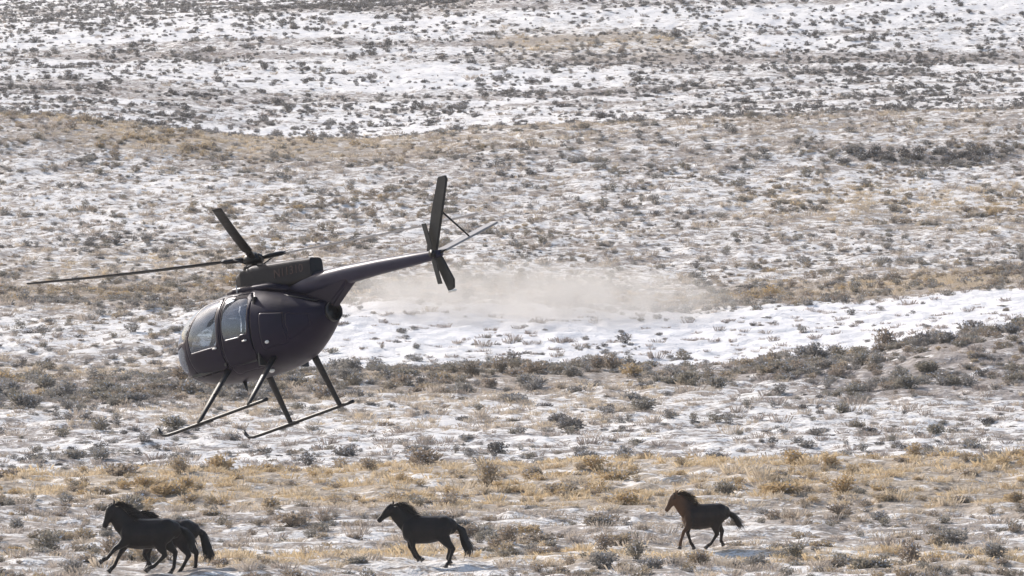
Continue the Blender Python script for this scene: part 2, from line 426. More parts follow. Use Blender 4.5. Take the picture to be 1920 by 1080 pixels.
def scatter(N, seed, which):
    rs = np.random.RandomState(seed)
    lo, hi = 232.0, 1800.0
    Y = np.sqrt(rs.uniform(lo ** 2, hi ** 2, N)); px = rs.uniform(-420, 2340, N); X = (px - 960) / FPX * Y
    area = (2760 / FPX) * (hi ** 2 - lo ** 2) / 2.0
    cov, tan, dens, size, tint = zone(X, Y)
    if which == 'grass': dens = (.18 + 1.3 * np.clip(tan - .2, 0, 1) + .9 * np.clip(cov - .3, 0, 1)) * np.where(Y > 750, .35, 1) * np.clip(1.25 - Y / 1400, .2, 1)
    else: dens = dens * 2.5 * (.25 + 1.9 * sm(vnoise(X / 2.6, Y / 5.5, 17) * .6 + vnoise(X / 7, Y / 12, 18) * .4, .38, .72))
    keep = rs.uniform(0, 1, N) < dens * area / N
    X, Y, cov, tan, size, tint = (a[keep] for a in (X, Y, cov, tan, size, tint))
    Z = ground_z(X, Y); return X, Y, Z, size, tint, tan, rs
bx, by, bz, bsz, btint, btan, rs = scatter(420000, 21, 'bush')
nb = len(bx)
bscale = np.clip(bsz * np.exp(rs.normal(-.36, .42, nb)) * 1.04, .22, 1.6)
bt = np.clip(btint + rs.normal(0, .16, nb), 0, 1); bvar = rs.randint(0, 8, nb); brot = rs.uniform(0, 6.28, nb)
bsx = bscale * rs.uniform(.9, 1.35, nb); bsz_ = bscale * rs.uniform(.62, .95, nb)
# keep clear of the horses' hooves
HORSES = []   # filled below with (px, row-of-ground, distance)
HPOS = [('a', 300, 240.5), ('b', 322, 243.2), ('c', 806, 250.0), ('d', 1326, 262.0)]
for _, hp, hy in HPOS:
    hx = (hp - 960) / FPX * hy
    k = ~((np.abs(bx - hx) < 1.9) & (by > hy - 11.0) & (by < hy + 1.2))
    bx, by, bz, bscale, bt, bvar, brot, bsx, bsz_ = (a[k] for a in (bx, by, bz, bscale, bt, bvar, brot, bsx, bsz_))
nb = len(bx)
ppx, prow = project(bx, by, bz)
inview = (ppx > -15) & (ppx < 1935) & (prow > -10) & (prow < 1098)
order = np.argsort(-(bscale / by) * inview)
near = order[:300]; nearset = np.zeros(nb, bool); nearset[near] = True
print('bushes', nb, 'in view', int(inview.sum()))
near_meshes = [bush_mesh('sagebrush', k, 760, M_sage_obj, 100 + i, fl) for i, (nm, k, fl) in enumerate(FORMS)]
def hue(t): return 'charcoal grey' if t < .22 else 'silver grey' if t < .42 else 'grey green' if t < .56 else 'dull brown' if t < .72 else 'tan brown' if t < .88 else 'straw orange'
def place_words(px, row):
    best = None
    marks = [(240, 1000, 'the horse pair'), (790, 1000, 'the middle horse'), (1320, 985, 'the brown horse')]
    for mx, my, nm in marks:
        dx, dy = px - mx, row - my
        if abs(dx) < 230 and abs(dy) < 110:
            d = math.hypot(dx, dy * 1.6)
            if best is None or d < best[0]:
                if dy > 45: w = 'in front of'
                elif dy < -40: w = 'on the rise behind'
                elif dx < 0: w = 'ahead of'
                else: w = 'trailing'
                best = (d, w + ' ' + nm)
    if best: return best[1]
    if row > 930:
        return 'in snow by the lower right corner' if px > 1620 else 'in snow by the lower left corner' if px < 200 else 'in snow between the horses'
    if row > 855: return 'in the tan grass band' + (' by the left edge' if px < 400 else ' under the skids' if px < 800 else ' by the right edge' if px > 1600 else ' right of the skids' if px < 1200 else '')
    if row > 770: return 'on streaked snow' + (' under the skids' if px < 700 else ' near the right edge' if px > 1450 else ' beyond the tan grass')
    if row > 600: return 'on the brush crest' + (' behind the skids' if px < 700 else ' climbing to the right edge' if px > 1450 else ' below the blowing snow')
    return 'on the far slope'
labels = []
for n_, i in enumerate(near):
    o = bpy.data.objects.new('sagebrush', near_meshes[bvar[i]]); C.objects.link(o)
    o.location = (bx[i], by[i], bz[i] - .03); o.rotation_euler = (0, 0, brot[i]); o.scale = (bsx[i], bsx[i], bsz_[i])
    o['tint'] = float(bt[i])
    sz = 'tiny' if bscale[i] < .6 else 'small' if bscale[i] < .75 else 'middling' if bscale[i] < .9 else 'large' if bscale[i] < 1.15 else 'huge'
    labels.append((f"{sz} {FORMS[bvar[i]][0]} {hue(bt[i])} sagebrush {place_words(ppx[i], prow[i])}", float(ppx[i]), o))

by_l = {}
for l_, x_, o in labels: by_l.setdefault(l_, []).append((x_, o))
CNT = ['', '', 'two', 'three', 'four', 'five', 'six', 'seven', 'eight', 'nine', 'ten']; ORD = ['leftmost', 'second', 'third', 'fourth', 'fifth', 'sixth', 'seventh', 'eighth', 'ninth']
for l_, li in by_l.items():
    li.sort(key=lambda q: q[0])
    for k, (x_, o) in enumerate(li):
        lab = l_.replace(' on the rise behind ', ' behind ').replace('huge', 'big')
        if len(li) > 1: lab += ', ' + ('leftmost' if k == 0 else 'rightmost' if k == len(li) - 1 else ORD[min(k, 8)] + ' from left')
        if len(lab.replace('-', ' ').split()) > 16: lab = lab.replace(' from left', '').replace(' the left edge', ' left edge').replace(' the right edge', ' right edge')
        tag(o, lab, 'shrub', 'sagebrush clumps standing in the snow')

def gn_stuff(name, X, Y, Z, sx, sz, rot, var, tint, meshes, label, cat):
    me = bpy.data.meshes.new(name); n = len(X); me.vertices.add(n)
    me.vertices.foreach_set('co', np.stack([X, Y, Z], -1).astype(np.float32).ravel())
    for nm, typ, arr in (('scl', 'FLOAT_VECTOR', np.stack([sx, sx, sz], -1)), ('rot', 'FLOAT_VECTOR', np.stack([rot * 0, rot * 0, rot], -1))):
        a = me.attributes.new(nm, typ, 'POINT'); a.data.foreach_set('vector', arr.astype(np.float32).ravel())
    a = me.attributes.new('tint', 'FLOAT', 'POINT'); a.data.foreach_set('value', tint.astype(np.float32))
    a = me.attributes.new('pick', 'INT', 'POINT'); a.data.foreach_set('value', var.astype(np.int32))
    me.update()
    o = link(name, me, None, None, False); tag(o, label, cat, kind='stuff')
    col = bpy.data.collections.new(name + '_forms')
    for i, m in enumerate(meshes):
        q = bpy.data.objects.new(f'{name}_form_{i:02d}', m); col.objects.link(q)
    g = bpy.data.node_groups.new(name, 'GeometryNodeTree')
    g.interface.new_socket('Geometry', in_out='INPUT', socket_type='NodeSocketGeometry'); g.interface.new_socket('Geometry', in_out='OUTPUT', socket_type='NodeSocketGeometry')
    gi = g.nodes.new('NodeGroupInput'); go = g.nodes.new('NodeGroupOutput')
    mp = g.nodes.new('GeometryNodeMeshToPoints'); ip = g.nodes.new('GeometryNodeInstanceOnPoints'); ci = g.nodes.new('GeometryNodeCollectionInfo')
    ci.inputs['Collection'].default_value = col; ci.inputs['Separate Children'].default_value = True; ci.inputs['Reset Children'].default_value = True
    def attr(nm, dt):
        a = g.nodes.new('GeometryNodeInputNamedAttribute'); a.data_type = dt; a.inputs[0].default_value = nm
        return next(s for s in a.outputs if s.enabled and s.name == 'Attribute')
    g.links.new(gi.outputs[0], mp.inputs['Mesh']); g.links.new(mp.outputs[0], ip.inputs['Points']); g.links.new(ci.outputs[0], ip.inputs['Instance'])
    ip.inputs['Pick Instance'].default_value = True
    g.links.new(attr('pick', 'INT'), ip.inputs['Instance Index'])
    g.links.new(attr('rot', 'FLOAT_VECTOR'), ip.inputs['Rotation']); g.links.new(attr('scl', 'FLOAT_VECTOR'), ip.inputs['Scale'])
    g.links.new(ip.outputs[0], go.inputs[0])
    md = o.modifiers.new('scatter', 'NODES'); md.node_group = g
    return o
far_meshes = [bush_mesh('brush_form', k, 460, M_sage, 200 + i, fl) for i, (nm, k, fl) in enumerate(FORMS)]
r_ = ~nearset
gn_stuff('distant_sagebrush', bx[r_], by[r_], bz[r_] - .03, bsx[r_], bsz_[r_], brot[r_], bvar[r_], bt[r_], far_meshes,
         'sagebrush dotting the swells and snowfields beyond the nearest clumps', 'brush')
gx, gy, gz, gs, gtint, gtan, rs = scatter(700000, 33, 'grass')
for _, hp, hy in HPOS:
    hx = (hp - 960) / FPX * hy
    k = ~((np.abs(gx - hx) < 1.7) & (gy > hy - 6.0) & (gy < hy + 1.0))
    gx, gy, gz, gs, gtint, gtan = (a[k] for a in (gx, gy, gz, gs, gtint, gtan))
ng = len(gx); print('grass tufts', ng)
gsc = np.exp(rs.normal(0, .25, ng)) * np.clip(.8 + gy / 1500, .9, 1.4)
gn_stuff('dry_grass', gx, gy, gz - .02, gsc * 1.25, gsc * rs.uniform(.5, 1.0, ng), rs.uniform(0, 6.28, ng), rs.randint(0, 4, ng),
         np.clip(gtan * 1.0 + rs.normal(0, .15, ng), 0, 1), [tuft_mesh('tuft_form', 300 + i) for i in range(4)],
         'dry tan grass tufts poking through the snow', 'grass')

# ------------------------------------------------------------------ remeshed bodies
def organic(name, mb, mat, parent, voxel=.02, smooth=6, factor=.6):
    me = mesh(name, mb.v, mb.f, [mat])
    bm = bmesh.new(); bm.from_mesh(me); bmesh.ops.recalc_face_normals(bm, faces=bm.faces); bm.to_mesh(me); bm.free()
    o = link(name, me, None, parent, False)
    m = o.modifiers.new('r', 'REMESH'); m.mode = 'VOXEL'; m.voxel_size = voxel; m.use_smooth_shade = True
    m = o.modifiers.new('s', 'SMOOTH'); m.iterations = smooth; m.factor = factor
    dg = bpy.context.evaluated_depsgraph_get(); dg.update()
    nm = bpy.data.meshes.new_from_object(o.evaluated_get(dg)); o.modifiers.clear(); o.data = nm
    if not nm.materials: nm.materials.append(mat)
    nm.polygons.foreach_set('use_smooth', [True] * len(nm.polygons))
    return o

def coat(name, a, b, head=None):
    N = Nodes(name); tc = N.n('ShaderNodeTexCoord')
    f = N.noise(tc.outputs['Object'], 3.2, 5, .65)
    c = N.ramp(f, [(.35, a), (.68, b)])
    if head:   # a browner head and neck, fading into the shoulder
        sp = N.n('ShaderNodeSeparateXYZ'); N.l(tc.outputs['Object'], sp.inputs[0])
        k = N.math('MULTIPLY_ADD', N.math('ADD', sp.outputs[0], N.math('MULTIPLY', f, .3)), 3.0, -1.75, clamp=True)
        c = N.mix(k, c, head)
    N.l(c, N.b.inputs['Base Color']); N.b.inputs['Roughness'].default_value = .5
    N.b.inputs['Specular IOR Level'].default_value = .2
    bp = N.n('ShaderNodeBump'); bp.inputs['Strength'].default_value = .3; bp.inputs['Distance'].default_value = .02
    N.l(N.noise(tc.outputs['Object'], 26, 3), bp.inputs['Height']); N.l(bp.outputs[0], N.b.inputs['Normal'])
    return N.m
M_eye = paint('eye', (.01, .008, .006), .1); M_hoof = paint('hoof', (.05, .04, .035), .6)

def horse(px, Y, coat_m, hair_m, pose, label, scale=1.0, yaw=0.0, head=0.0, sink=0.0):
    X = (px - 960) / FPX * Y
    root = bpy.data.objects.new('horse', None); C.objects.link(root); root.empty_display_size = .3
    z0 = float(ground_z(X, Y)); root.location = (X, Y, z0 + pose.get('lift', 0) - sink)
    root.rotation_euler = (0, 0, R(180 + yaw)); root.scale = (scale,) * 3
    tag(root, label, 'horse', 'wild horses galloping ahead of the helicopter')
    b = MB(); SD = (0, 1, 0)
    def tb(st, n=16): b.tube([(s[0], s[4] if len(s) > 4 else 0, s[1]) for s in st], [s[2] for s in st], [s[3] for s in st], n, SD)
    def bl(x, y, z, rx, ry, rz): b.ball((x, y, z), (rx, ry, rz), 14)
    tb([(.66, 1.00, .09, .13), (.62, 1.00, .18, .26), (.50, 1.00, .24, .35), (.25, .99, .30, .385), (-.05, .99, .32, .375), (-.33, 1.03, .30, .345), (-.56, 1.08, .26, .29), (-.70, 1.05, .17, .21), (-.80, .98, .09, .12)])
    bl(.36, 0, 1.27, .24, .09, .13); bl(-.45, .10, 1.12, .27, .15, .25); bl(-.45, -.10, 1.12, .27, .15, .25)
    bl(.50, .13, 1.0, .17, .12, .27); bl(.50, -.13, 1.0, .17, .12, .27)
    # neck and head
    hx, hz = .96 + pose.get('hx', 0), 1.60 + pose.get('hz', 0)
    tb([(.42, 1.12, .16, .30), (.60, 1.27, .14, .265), ((.60 + hx) / 2 + .02, (1.27 + hz) / 2, .115, .22), (hx - .04, hz - .02, .085, .155)])
    na = R(pose.get('nose', -42)); dx, dz = math.cos(na), math.sin(na)
    def hp(t, off=0): return (hx + dx * t - dz * off * 0, hz + dz * t + off)
    h = [hp(-.05), hp(.08), hp(.22), hp(.36), hp(.48), hp(.55)]
    b.tube([(q[0], 0, q[1]) for q in h], [.07, .095, .085, .062, .055, .042], [.10, .145, .125, .085, .075, .055], 16, SD)
    for s in (-1, 1):
        b.tube([(hx - .02, s * .05, hz + .07), (hx - .03, s * .065, hz + .15), (hx - .01, s * .07, hz + .20)], [.032, .035, .006], [.03, .026, .006], 8, SD)
    # legs
    hooves = []
    for key, s, front in (('fl', 1, 1), ('fr', -1, 1), ('hl', 1, 0), ('hr', -1, 0)):
        J = pose[key]; y = s * (.15 if front else .15)
        if front:
            (kx, kz), (fx, fz), (ox, oz) = J
            pts = [(.46, y, 1.0), (.42 * .7 + kx * .3, y, .86 * .75 + kz * .25 + .04), (.42 * .3 + kx * .7, y, .86 * .3 + kz * .7), (kx, y, kz), ((kx + fx) / 2, y, (kz + fz) / 2), (fx, y, fz), (ox, y, oz + .03)]
            ra = [.11, .10, .070, .058, .040, .048, .055]; rb = [.17, .14, .085, .064, .046, .052, .06]
        else:
            (sx, sz_), (kx, kz), (fx, fz), (ox, oz) = J
            pts = [(-.48, y, 1.08), (sx, y, sz_), (sx * .45 + kx * .55, y, sz_ * .45 + kz * .55), (kx, y, kz), ((kx + fx) / 2, y, (kz + fz) / 2), (fx, y, fz), (ox, y, oz + .03)]
            ra = [.14, .135, .085, .058, .042, .048, .055]; rb = [.24, .21, .115, .075, .050, .052, .06]
        b.tube(pts, ra, rb, 12, SD)
        hooves.append(((fx, y, fz), (ox, y, oz)))
    organic('body', b, coat_m, root, .018, 5, .5)
    for (f_, o_) in hooves:
        d = (Vector(o_) - Vector(f_)).normalized(); m = MB(); c = Vector(o_)
        m.tube([c - d * .005 + Vector((0, 0, .02)), c + d * .075 + Vector((.01, 0, .015))], [.054, .066], [.054, .068], 12, SD); m.build('hoof', M_hoof, root)
    for s in (-1, 1):
        e = MB(); q = hp(.13, .045); e.ball((q[0], s * .088, q[1]), .022, 8); e.build('eye', M_eye, root)
    # mane
    rg = random.Random(int(px)); m = MB()
    def strand(p, d, L, w, sag, seg=4):
        p = Vector(p); d = Vector(d).normalized(); sdv = Vector((rg.gauss(0, .4), 1, rg.gauss(0, .5))).normalized().cross(d).normalized() * w
        sy = Vector((0, w * .8, 0)); vs = []
        for i in range(seg + 1):
            t = i / seg; q = p + d * L * t + Vector((0, 0, -sag * t * t * L)); k = 1 - .8 * t
            vs += [q - sdv * k - sy * k * .5, q + sdv * k + sy * k * .5]
        m.add(vs, [(2 * i, 2 * i + 1, 2 * i + 3, 2 * i + 2) for i in range(seg)])
    for i in range(240):
        t = i / 239
        cx = (.42 + (hx - .42) * t) - .10 * math.sin(math.pi * t) * .6 - .03; cz = 1.36 + (hz + .10 - 1.36) * t + .07 * math.sin(math.pi * t)
        strand((cx, rg.uniform(-.03, .03), cz - .05), (-.75 + rg.gauss(0, .2), rg.gauss(0, .35), .55 + rg.gauss(0, .2)), rg.uniform(.18, .42), .017, .5)
    for i in range(16):
        strand((hx + .02, rg.uniform(-.04, .04), hz + .09), (.5, rg.gauss(0, .3), .1), rg.uniform(.10, .18), .014, 1.2)
    m.build('mane', hair_m, root, False)
    m = MB(); tl = [Vector((q[0], 0, q[1])) for q in pose['tail']]
    for i in range(150):
        off = Vector((rg.gauss(0, 1), rg.gauss(0, 1), rg.gauss(0, 1)));
        k = rg.uniform(.75, 1.05); vs = []; n = 12; wy = rg.uniform(.008, .018)
        for j in range(n + 1):
            t = j / n * k * (len(tl) - 1); a = min(int(t), len(tl) - 2); u = t - a
            q = tl[a].lerp(tl[a + 1], min(u, 1.1)); spread = .018 + .062 * (j / n) ** .8
            q = q + off * spread * .8; ww = wy * (1 - .7 * j / n)
            vs += [q - Vector((ww, ww, ww)), q + Vector((ww, ww, -ww))]
        m.add(vs, [(2 * j, 2 * j + 1, 2 * j + 3, 2 * j + 2) for j in range(n)])
    m.tube([tl[0] + Vector((.10, 0, .0)), tl[0], tl[1]], [.045, .045, .025], None, 8)
    m.build('tail', hair_m, root, False)
    return root
M_coat_black = coat('black_coat', (.005, .004, .005), (.015, .012, .013))
M_coat_seal = coat('seal_brown_coat', (.007, .006, .008), (.020, .014, .017))
M_coat_bay = coat('dark_bay_coat', (.008, .006, .007), (.024, .015, .013), (.085, .040, .020))
M_hair = paint('black_hair', (.008, .007, .009), .55, 0, .3, 10)
M_hair_b = paint('brown_hair', (.030, .017, .010), .6, 0, .3, 10)
horse(272, 240.5, M_coat_black, M_hair, dict(
    fl=[(.80, .66), (1.00, .42), (1.12, .34)], fr=[(.66, .50), (.80, .20), (.90, .08)],
    hl=[(-.26, .80), (-.42, .47), (-.14, .20), (-.04, .14)], hr=[(-.40, .82), (-.70, .50), (-.66, .13), (-.60, .02)],
    tail=[(-.80, 1.14), (-.95, 1.05), (-1.08, .85), (-1.12, .65)], hx=-.12, hz=.06, nose=-66),
    'black horse leading the close pair, foreleg stretched far forward', 1.07, 6)
horse(310, 243.4, M_coat_seal, M_hair, dict(
    fl=[(.58, .48), (.42, .22), (.50, .10)], fr=[(.50, .50), (.52, .17), (.58, .04)],
    hl=[(-.34, .82), (-.56, .47), (-.38, .14), (-.32, .03)], hr=[(-.42, .82), (-.72, .50), (-.70, .16), (-.64, .05)],
    tail=[(-.80, 1.12), (-.93, .98), (-1.0, .75), (-1.08, .50), (-1.02, .36)], hx=-.06, hz=-.16, nose=-40),
    'dark horse of the close pair, running half hidden behind its companion with tail hanging', 1.05, -4)
horse(799, 247.6, M_coat_black, M_hair, dict(
    fl=[(.36, .52), (.22, .27), (.14, .20)], fr=[(.46, .52), (.32, .25), (.24, .17)],
    hl=[(-.42, .82), (-.72, .48), (-.60, .13), (-.54, .02)], hr=[(-.38, .82), (-.64, .47), (-.56, .20), (-.62, .10)],
    tail=[(-.80, 1.14), (-.96, 1.0), (-1.02, .72), (-1.16, .50), (-1.12, .34)], hx=-.03, hz=0.0, nose=-45),
    'lone black horse with forelegs tucked back, running in the middle', 1.0, 0)
horse(1322, 258.8, M_coat_bay, M_hair_b, dict(
    fl=[(.70, .58), (.80, .28), (.82, .12)], fr=[(.46, .50), (.36, .20), (.28, .06)],
    hl=[(-.28, .80), (-.36, .46), (-.16, .18), (-.04, .08)], hr=[(-.42, .82), (-.64, .50), (-.60, .22), (-.66, .12)],
    tail=[(-.80, 1.10), (-.95, .98), (-1.08, .80), (-1.22, .62)], hx=-.06, hz=.04, nose=-55),
    'smaller dark bay horse with a brown head, running last of the four', .95, 20)

# ------------------------------------------------------------------ helicopter (x forward, y to its left, z up; origin under the mast at skid level)
X_ = Vector((-.679, -.726, -.105)).normalized(); Y_ = Vector((-.195, .012, .98)); Y_ = (Y_ - X_ * X_.dot(Y_)).normalized(); Z_ = X_.cross(Y_)
Mb = Matrix((X_, Y_, Z_))                                   # body axes -> camera axes
camR = cam.rotation_euler.to_matrix()
rotW = camR @ Mb
HD = FPX / 108.0
anchor_cam = Vector(((490 - 960) / FPX * HD, -(632 - 540) / FPX * HD, -HD))
anchor_w = Vector(cam.location) + camR @ anchor_cam
heli = bpy.data.objects.new('helicopter', None); C.objects.link(heli)
heli.rotation_mode = 'QUATERNION'; heli.rotation_quaternion = rotW.to_quaternion()
anchor_w = anchor_w + Vector((0, 0, .03))
heli.location = anchor_w - rotW @ Vector((0, 0, 1.25))
tag(heli, 'dark light helicopter hovering nose down low over the snow on thin landing skids', 'helicopter')
print('heli ground clearance', heli.location.z - float(ground_z(heli.location.x, heli.location.y)), heli.location)

SEC = [(1.885, 1.26, 1.20, .03), (1.875, 1.37, 1.10, .13), (1.84, 1.48, .99, .25), (1.75, 1.62, .85, .40), (1.58, 1.76, .72, .53), (1.3, 1.92, .62, .635), (1.0, 2.01, .56, .68),
       (.6, 2.07, .53, .70), (.2, 2.09, .52, .70), (-.2, 2.07, .53, .69), (-.6, 1.99, .56, .64), (-1.0, 1.86, .64, .55), (-1.35, 1.72, .80, .43), (-1.62, 1.60, .97, .32), (-1.80, 1.53, 1.10, .235), (-1.88, 1.49, 1.16, .19)]
sx_ = np.array([s[0] for s in SEC][::-1]); def_ = lambda k: (lambda x: pchip(sx_, [s[k] for s in SEC][::-1], x))
ftop, fbot, fwid = def_(1), def_(2), def_(3)
WIN = {
 'windshield': [(1.93, 1.36), (1.30, 1.36), (1.24, 1.45), (1.02, 1.86), (.82, 2.00), (.80, 2.2), (1.93, 2.2)],
 'front_door_window': [(1.13, 1.12), (1.19, 1.38), (.98, 1.80), (.88, 1.88), (.46, 1.92), (.42, 1.86), (.40, 1.18), (.46, 1.12)],
 'rear_door_window': [(.23, 1.24), (.25, 1.82), (.20, 1.88), (-.30, 1.84), (-.36, 1.78), (-.38, 1.28), (-.34, 1.20), (.18, 1.18)],
 'chin_window': [(1.84, 1.26), (1.42, 1.28), (1.34, 1.18), (1.36, .92), (1.46, .82), (1.70, .88), (1.80, 1.0)],
}
DOOR = {'front_door': [(1.18, .80), (1.28, 1.30), (1.24, 1.42), (1.03, 1.86), (.88, 1.95), (.37, 1.97), (.32, 1.9), (.31, .74), (.36, .70), (1.1, .70)],
        'rear_door': [(.27, .72), (.28, 1.92), (.24, 1.96), (-.36, 1.92), (-.44, 1.84), (-.46, .80), (-.40, .72)]}
PANEL = {'engine_access_panel': [(-.66, .86), (-.64, 1.52), (-1.12, 1.44), (-1.16, .92)], 'rear_cowl_panel': [(-1.20, .96), (-1.17, 1.42), (-1.60, 1.32), (-1.60, 1.14)],
         'belly_panel': [(.26, .60), (.26, .70), (-.48, .78), (-.50, .62)], 'battery_door': [(1.62, .80), (1.36, .72), (1.34, .64), (1.60, .70)]}
DOORS = dict(DOOR); DOORS.update(PANEL)
def inside(poly, x, z):
    c = False; n = len(poly)
    for i in range(n):
        x1, z1 = poly[i]; x2, z2 = poly[(i + 1) % n]
        if (z1 > z) != (z2 > z) and x < (x2 - x1) * (z - z1) / (z2 - z1) + x1: c = not c
    return c
def near_edge(poly, x, z, w):
    n = len(poly); p = Vector((x, z))
    for i in range(n):
        a = Vector(poly[i]); b_ = Vector(poly[(i + 1) % n]); t = max(0, min(1, (p - a).dot(b_ - a) / (b_ - a).length_squared))
        if (a + (b_ - a) * t - p).length < w: return True
    return False
def fuselage():
    nx, na = 200, 176
    u = np.linspace(0, 1, nx); xs = 1.885 - 3.765 * (u ** 1.25 * .9 + .1 * u)
    xs[0] = 1.885; xs[-1] = -1.88
    T, B, Wd = ftop(xs), fbot(xs), fwid(xs)
    V = []
    for i in range(nx):
        zc = B[i] + (T[i] - B[i]) * .47
        for j in range(na):
            th = 2 * math.pi * j / na; c, s = math.cos(th), math.sin(th)
            e = 2 / 2.35
            y = Wd[i] * math.copysign(abs(c) ** e, c); h = (T[i] - zc) if s > 0 else (zc - B[i])
            V.append((xs[i], y, zc + h * math.copysign(abs(s) ** e, s)))
    groups = {}
    for i in range(nx - 1):
        for j in range(na):
            q = (i * na + j, i * na + (j + 1) % na, (i + 1) * na + (j + 1) % na, (i + 1) * na + j)
            cx, cy, cz = (sum(V[a][k] for a in q) / 4 for k in range(3))
            key = 'fuselage'; side = 'L' if cy > 0 else 'R'
            for w, poly in WIN.items():
                if inside(poly, cx, cz):
                    if w == 'windshield' and abs(cy) < .028: break
                    if w == 'chin_window' and abs(cy) < .10: break
                    key = w + side; break
            else:
                for d, poly in DOORS.items():
                    if inside(poly, cx, cz): key = d + side if d in PANEL or not near_edge(poly, cx, cz, .012) else 'gap'; break
            groups.setdefault(key, []).append(q)
    def sub(name, faces, mat, thick, parent, off=0.0):
        used = sorted({a for f in faces for a in f}); mp = {a: k for k, a in enumerate(used)}
        me = mesh(name, [V[a] for a in used], [[mp[a] for a in f] for f in faces], [mat])
        bm = bmesh.new(); bm.from_mesh(me); bmesh.ops.remove_doubles(bm, verts=bm.verts, dist=1e-4)
        bmesh.ops.recalc_face_normals(bm, faces=bm.faces)
        cen = Vector((.0, 0, 1.3)); s = sum((f.calc_center_median() - cen).dot(f.normal) * f.calc_area() for f in bm.faces)
        if s < 0: bmesh.ops.reverse_faces(bm, faces=bm.faces)
        bm.normal_update()
        # round off the stair-steps along the cut
        for _ in range(3):
            newc = {}
            for v in bm.verts:
                if v.is_boundary:
                    nb_ = [e.other_vert(v).co for e in v.link_edges if e.is_boundary]
                    if len(nb_) == 2: newc[v] = v.co * .4 + (nb_[0] + nb_[1]) * .3
            for v, c in newc.items(): v.co = c
        bm.normal_update()
        if off:
            for v in bm.verts: v.co += v.normal * off
        if thick: bmesh.ops.solidify(bm, geom=bm.faces[:], thickness=thick)
        bm.to_mesh(me); bm.free()
        return link(name, me, None, parent)
    sub('fuselage', groups['fuselage'] + groups.get('gapx', []), M_hull, .02, heli)
    for side, lab in (('L', 'port'), ('R', 'starboard')):
        for d, wn in (('front_door', 'front_door_window'), ('rear_door', 'rear_door_window')):
            do = sub(d, groups[d + side], M_hull, .015, heli, .004)
            sub('window_pane', groups[wn + side], M_glass, 0, do, .002)
            s = 1 if side == 'L' else -1
            hx_ = .40 if d == 'front_door' else -.38
            m = MB(); m.box((hx_ + .05, s * .715, 1.08), (.10, .02, .025)); m.build('handle', M_white, do)
        for d in PANEL:
            if groups.get(d + side): sub(d, groups[d + side], M_hull, .012, heli, .002)
        sub('windshield', groups['windshield' + side], M_glass, 0, heli, -.003)
        sub('chin_window', groups['chin_window' + side], M_glass, 0, heli, -.003)
fuselage()
def part(mb, name, mat, parent=heli, smooth=True, bevel=0): return mb.build(name, mat, parent, smooth, bevel)
# interior
m = MB(); m.box((.45, 0, .74), (1.7, 1.06, .05)); part(m, 'cabin_floor', M_black, smooth=False)
m = MB(); m.box((-.50, 0, 1.22), (.04, 1.14, 1.20)); part(m, 'rear_bulkhead', M_black, smooth=False)
m = MB(); m.box((.34, 0, 1.06), (.05, 1.20, .60)); part(m, 'seat_bulkhead', M_black, smooth=False)
for y in (.33, -.33):
    m = MB(); m.box((.66, y, .98), (.44, .42, .12)); m.box((.43, y, 1.30), (.10, .42, .60), Matrix.Rotation(R(-6), 3, 'Y')); part(m, 'seat', M_seat, smooth=False, bevel=.02)
m = MB(); m.box((-.15, 0, .98), (.40, 1.1, .10)); m.box((-.40, 0, 1.22), (.08, 1.1, .44)); part(m, 'rear_bench', M_seat, smooth=False, bevel=.02)
m = MB(); m.box((1.34, 0, 1.14), (.14, .26, .30), Matrix.Rotation(R(14), 3, 'Y')); m.box((1.24, 0, .88), (.14, .16, .24)); part(m, 'instrument_panel', M_black, smooth=False, bevel=.015)
# exhaust at the tail of the pod
m = MB(); m.tube([(-1.80, 0, 1.32), (-1.90, 0, 1.33), (-1.95, 0, 1.33)], [.175, .175, .165], None, 24, caps=False); m.tube([(-1.95, 0, 1.33), (-1.92, 0, 1.33), (-1.82, 0, 1.32)], [.165, .15, .15], None, 24, caps=False)
m.tube([(-1.83, 0, 1.32), (-1.82, 0, 1.32)], [.15, .15], None, 24); part(m, 'exhaust_pipe', M_black)
for s in (1, -1):
    m = MB(); m.tube([(-.95, s * .30, 1.79), (-1.3, s * .26, 1.68), (-1.7, s * .17, 1.55)], [.012] * 3, [.018] * 3, 8); part(m, 'clamshell_seam', M_black)
m = MB(); m.ball((-.78, .60, .98), (.05, .025, .03), 10); part(m, 'fuel_cap', M_white)
m = MB(); m.ball((-.42, .22, .55), (.06, .04, .04), 10); part(m, 'belly_light', M_white)
m = MB(); m.tube([(.07, .40, 2.00), (.075, .40, 2.13)], [.012, .008], None, 8); part(m, 'antenna', M_white)
m = MB(); m.tube([(.55, 0, .54), (.5, 0, .36)], [.02, .006], [.05, .02], 10, (1, 0, 0)); part(m, 'belly_antenna', M_black)
